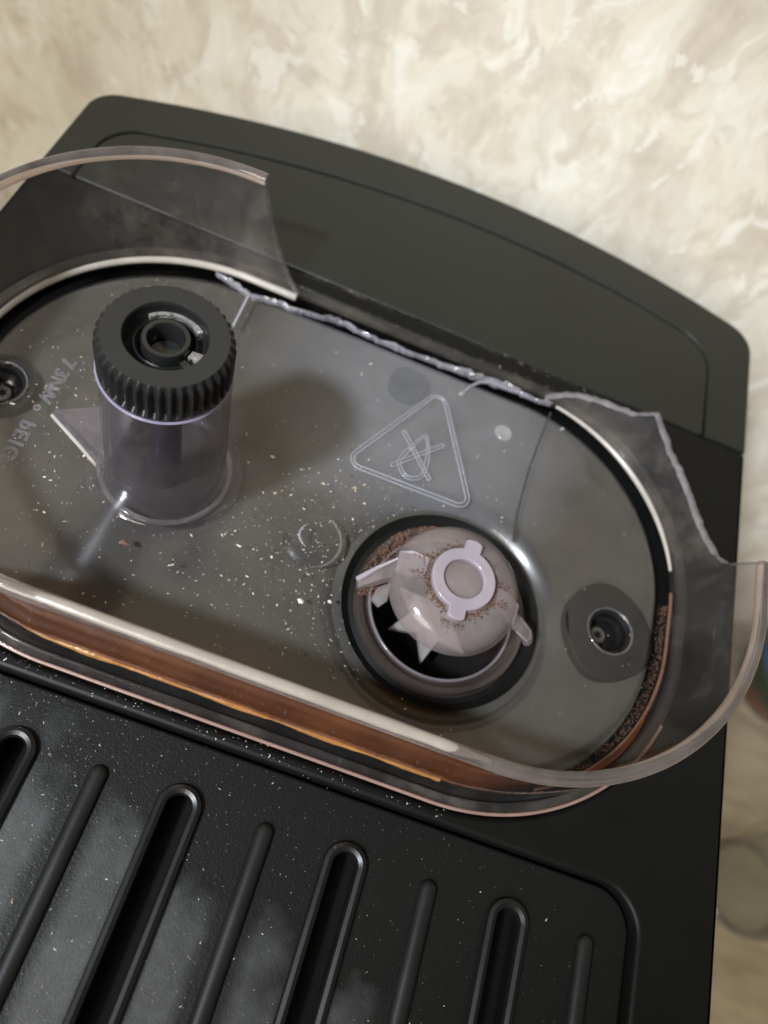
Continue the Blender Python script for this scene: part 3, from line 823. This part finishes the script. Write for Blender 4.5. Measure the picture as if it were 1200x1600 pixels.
own(tube('guard_leg', [(DX + .088, DY - .012, .046), (DX + .108, DY - .014, .034), (DX + .126, DY - .016, .018), (DX + .132, DY - .017, .006)], lambda t: .0125 - .003 * t, PINK, None, False, 14, .8), GG)
own(tube('leg_edge', [(DX + .104, DY - .004, .040), (DX + .128, DY - .008, .021), (DX + .132, DY - .018, .018), (DX + .124, DY - .026, .022), (DX + .104, DY - .024, .036)], .0020, LILAC, None, False, 8), GG)
own(tube('collar_lip', [(GX + .108 * math.cos(q * math.pi / 40), GY + .108 * math.sin(q * math.pi / 40), -.0135) for q in range(80)], .0024, LILAC2, None, True, 8), GG)
# coffee dust caked on the guard
def crumbs(name, items, mats, parent=None, seed=1):
    rnd = random.Random(seed); V, F, MI = [], [], []
    for (x, y, z, s, mi) in items:
        a = rnd.random() * 6.283; el = 1 + rnd.random() * 1.6; b = len(V)
        ca, sa = math.cos(a), math.sin(a); tl = rnd.uniform(-.4, .4)
        for (u_, v_, w_) in ((-el, -.5, 0), (el * rnd.uniform(.5, 1), -.6, 0), (el, .6 * rnd.random(), 0), (-el * .5, .7, 0), (rnd.uniform(-.3, .3), 0, .7)):
            V.append((x + s * (u_ * ca - v_ * sa), y + s * (u_ * sa + v_ * ca), z + s * w_ * (.6 + tl)))
        F += [(b, b + 1, b + 4), (b + 1, b + 2, b + 4), (b + 2, b + 3, b + 4), (b + 3, b, b + 4)]; MI += [mi] * 4
    return mesh(name, V, F, mats, parent, smooth=False, matidx=MI)
TAN = m_plain('chaff_tan', (.40, .31, .21), .7); WHT = m_plain('chaff_white', (.52, .49, .44), .7); BRN = m_plain('coffee_brown', (.075, .036, .021), .8, .3, .4); DBR = m_plain('coffee_dark', (.035, .018, .012), .8, .3, .4)
RED = m_plain('chaff_red_brown', (.15, .072, .045), .8)
rnd = random.Random(11)
items = []
for k in range(1500):
    t = rnd.random() * 2 * math.pi; r = .0455
    for c0 in (88, 272):
        d = abs((math.degrees(t) - c0 + 180) % 360 - 180)
        if d < 15: r = .0615
    r += .0012 + abs(rnd.gauss(0, .0045)); 
    if math.sin(t) > .2 and rnd.random() < .55: continue
    rr = r; z = lerp_pts([(0, .0775), (.030, .0775), (.045, .0765), (.060, .0735), (.072, .0690), (.081, .0620), (.09, .046)], rr)
    items.append((DX + rr * math.cos(t), DY + rr * math.sin(t), z + .0004, rnd.uniform(.0004, .0012), rnd.choice((0, 0, 1, 1, 2))))
for k in range(520):
    x = rnd.uniform(.048, .092); y = rnd.choice((-.012, .016)) + rnd.gauss(0, .003)
    sg = rnd.choice((-1, 1)); rr = math.hypot(x, y)
    z = lerp_pts([(0, .0775), (.045, .0765), (.060, .0735), (.072, .0690), (.081, .0620), (.092, .044)], rr)
    items.append((DX + sg * x, DY + y, z + .001, rnd.uniform(.0004, .0010), rnd.choice((0, 1, 2))))
for k in range(900):
    t = rnd.uniform(1.9, 3.4); rr = rnd.uniform(.100, .127)
    items.append((GX + rr * math.cos(t), GY + rr * math.sin(t), -.004, rnd.uniform(.0004, .0011), rnd.choice((0, 2, 2))))
o = crumbs('coffee_residue', items, [BRN, DBR, RED], None, 3); o['kind'] = 'stuff'; own(o, GG)
# coffee dust packed in the seam at the right end of the hopper
items = []
for k in range(900):
    i = (near(.42, .275) + int(rnd.random() ** .8 * ((near(.567, .60) - near(.42, .275)) % NO))) % NO
    o_ = -abs(rnd.gauss(0.003, .006)) - .004
    items.append((OUT[i].x + NRM[i].x * o_, OUT[i].y + NRM[i].y * o_, .001, rnd.uniform(.0003, .0009), rnd.choice((0, 0, 1, 2))))
o = crumbs('coffee_residue', items, [BRN, DBR, RED], None, 4); o['kind'] = 'stuff'; child(o, HOP)

# ------------------------------------------------------------------ loose chaff on the hopper floor
def inside(x, y, m=.03):
    dx = max(0, abs(x - CX) - (HW - RR)); dy = max(0, abs(y - CY) - (HH - RR)); return math.hypot(dx, dy) < RR - m
items = []
while len(items) < 1700:
    x = rnd.uniform(-.55, .56); y = rnd.uniform(.23, .88)
    if not inside(x, y): continue
    if math.hypot(x - GX, y - GY) < .152 or math.hypot(x - KX, y - KY) < .10: continue
    dens = .10 + .9 * math.exp(-((x - .02) ** 2 / .020 + (y - .43) ** 2 / .016)) + .35 * math.exp(-((x + .35) ** 2 / .03 + (y - .5) ** 2 / .05)) + .4 * math.exp(-((x - .08) ** 2 / .02 + (y - .55) ** 2 / .01))
    if x > .3: dens *= .35
    if y > .7: dens *= .8
    if rnd.random() > dens: continue
    s = min(.0021, .00030 * math.exp(abs(rnd.gauss(0, .72))))
    items.append((x, y, zfloor(x, y, 1, 1) + .0003, s, rnd.choices((0, 1, 2, 3), (5, 5, 2, 1))[0]))
ch = crumbs('coffee_chaff', items, [TAN, WHT, BRN, DBR], None, 8)
tag(ch, 'pale and brown specks of coffee chaff scattered over the hopper floor', 'coffee chaff', None, 'stuff')
def flake(x, y, s, m, label, seed):
    r_ = random.Random(seed); n = 7; V = [(x, y, .006)]
    V += [(x + s * r_.uniform(.6, 1.1) * math.cos(q * 6.283 / n), y + s * r_.uniform(.45, .8) * math.sin(q * 6.283 / n), .0015) for q in range(n)]
    o = mesh('coffee_flake', V, [(0, 1 + q, 1 + (q + 1) % n) for q in range(n)], [m], None, smooth=False)
    return tag(o, label, 'coffee flake', 'larger coffee flakes on the hopper floor')
flake(.024, .390, .0062, m_plain('flake_white', (.74, .71, .66), .6), 'brightest white chip of bean husk on the hopper floor left of the grinder guard', 1)
flake(-.225, .380, .0072, m_plain('flake_brown', (.17, .085, .045), .7), 'brown coffee flake on the hopper floor in front of the knob post', 2)
flake(.062, .405, .0048, WHT, 'small cream chip of bean husk close to the seal ring of the grinder', 3)
flake(-.090, .589, .0048, TAN, 'pale tan chip of bean husk lying in the shadow of the knob', 4)
# white dust specks on the tray and deck, plus a painted seam glint
items = []
while len(items) < 950:
    x = rnd.uniform(-.40, .55); y = rnd.uniform(-.18, .17)
    if rnd.random() > .9 * math.exp(-max(0, x + .1) * 4.2) : continue
    if any(abs(x - sx) < .030 and y < .125 for sx in SLOTX): continue
    if any(abs(x - sx) < .014 and y < .12 for sx in RIBX): continue
    items.append((x, y, -.0157, min(.0011, .00019 * math.exp(abs(rnd.gauss(0, .6)))), rnd.choices((0, 1), (3, 2))[0]))
for k in range(130):
    items.append((rnd.uniform(-.45, .3), .187 + rnd.gauss(0, .005), .0004, min(.0012, .00025 * math.exp(abs(rnd.gauss(0, .6)))), 0))
for k in range(380):  # glint of the lid seam painted as pale specks among the dust
    items.append((rnd.uniform(-.17, .40), rnd.choice((.925, .9555, .9555)) + rnd.gauss(0, .0025), .0004, .00022 * math.exp(abs(rnd.gauss(0, .6))), 1))
du = crumbs('dust_glint_specks', items, [m_plain('dust_grey', (.42, .43, .42), .8), TAN], None, 9)
tag(du, 'fine grey dust specks on the black warming tray and deck, with a painted glint along the lid seam', 'dust', None, 'stuff')

# ------------------------------------------------------------------ things on the counter at the right
def m_thin_glass():
    return m_clear('tumbler_glass', (.93, .94, .92), .02, (.8, .8, .78), .02, 0, 1.5)
TG = m_thin_glass()
gl = empty('drinking_glass', (1.88, .60, CZ)); tag(gl, 'clear drinking glass standing on the counter beside the machine', 'glass')
lathe('glass_body', [(0, .006), (.150, .006), (.160, .012), (.182, .30), (.190, .46), (.182, .46), (.174, .30), (.152, .035), (0, .03)], (0, 0, 0), TG, gl, 64)
lathe('glass_rim', [(.180, .455), (.186, .449), (.193, .455), (.186, .463)], (0, 0, 0), m_glass('glass_rim_clear', (.92, .93, .91), .02, .1), gl, 64, 60, True)
lathe('glass_foot', [(.140, .0), (.156, .0), (.160, .014), (.150, .022), (.138, .012)], (0, 0, 0), m_glass('glass_foot_clear', (.92, .93, .91), .02, .1), gl, 64, 60, True)
def m_bowl():
    t = NT('bowl_glaze'); tc = t.n('ShaderNodeTexCoord'); sx = t.n('ShaderNodeSeparateXYZ'); t.l(tc.outputs['Object'], sx.inputs[0])
    z = t.math('DIVIDE', sx.outputs[2], .30 * S)
    n = t.noise(t.coord(), 35, 3, .5)
    zz = t.math('ADD', z, t.math('MULTIPLY', t.math('SUBTRACT', n, .5), .35))
    col = t.ramp(zz, [(0, (.45, .44, .42)), (.10, (.40, .40, .40)), (.16, (.03, .06, .16)), (.34, (.04, .075, .18)), (.42, (.15, .06, .035)), (.58, (.13, .06, .04)), (.66, (.05, .05, .035)), (.85, (.03, .045, .025))])
    p = t.n('ShaderNodeBsdfPrincipled'); p.inputs['Roughness'].default_value = .2; t.l(col, p.inputs['Base Color']); return t.done(p.outputs[0])
bw = empty('patterned_bowl', (1.93, 1.36, CZ)); tag(bw, 'dark glazed bowl with blue and rust bands on the counter near the wall', 'bowl')
lathe('bowl_body', [(0, .01), (.10, .01), (.15, .05), (.20, .14), (.225, .26), (.228, .30), (.218, .30), (.20, .20), (.14, .08), (0, .05)], (0, 0, 0), m_bowl(), bw, 64)
lathe('bowl_foot', [(.085, 0), (.10, 0), (.104, .012), (.085, .012)], (0, 0, 0), m_plain('foot_clay', (.45, .4, .33), .7), bw, 48, 40, True)
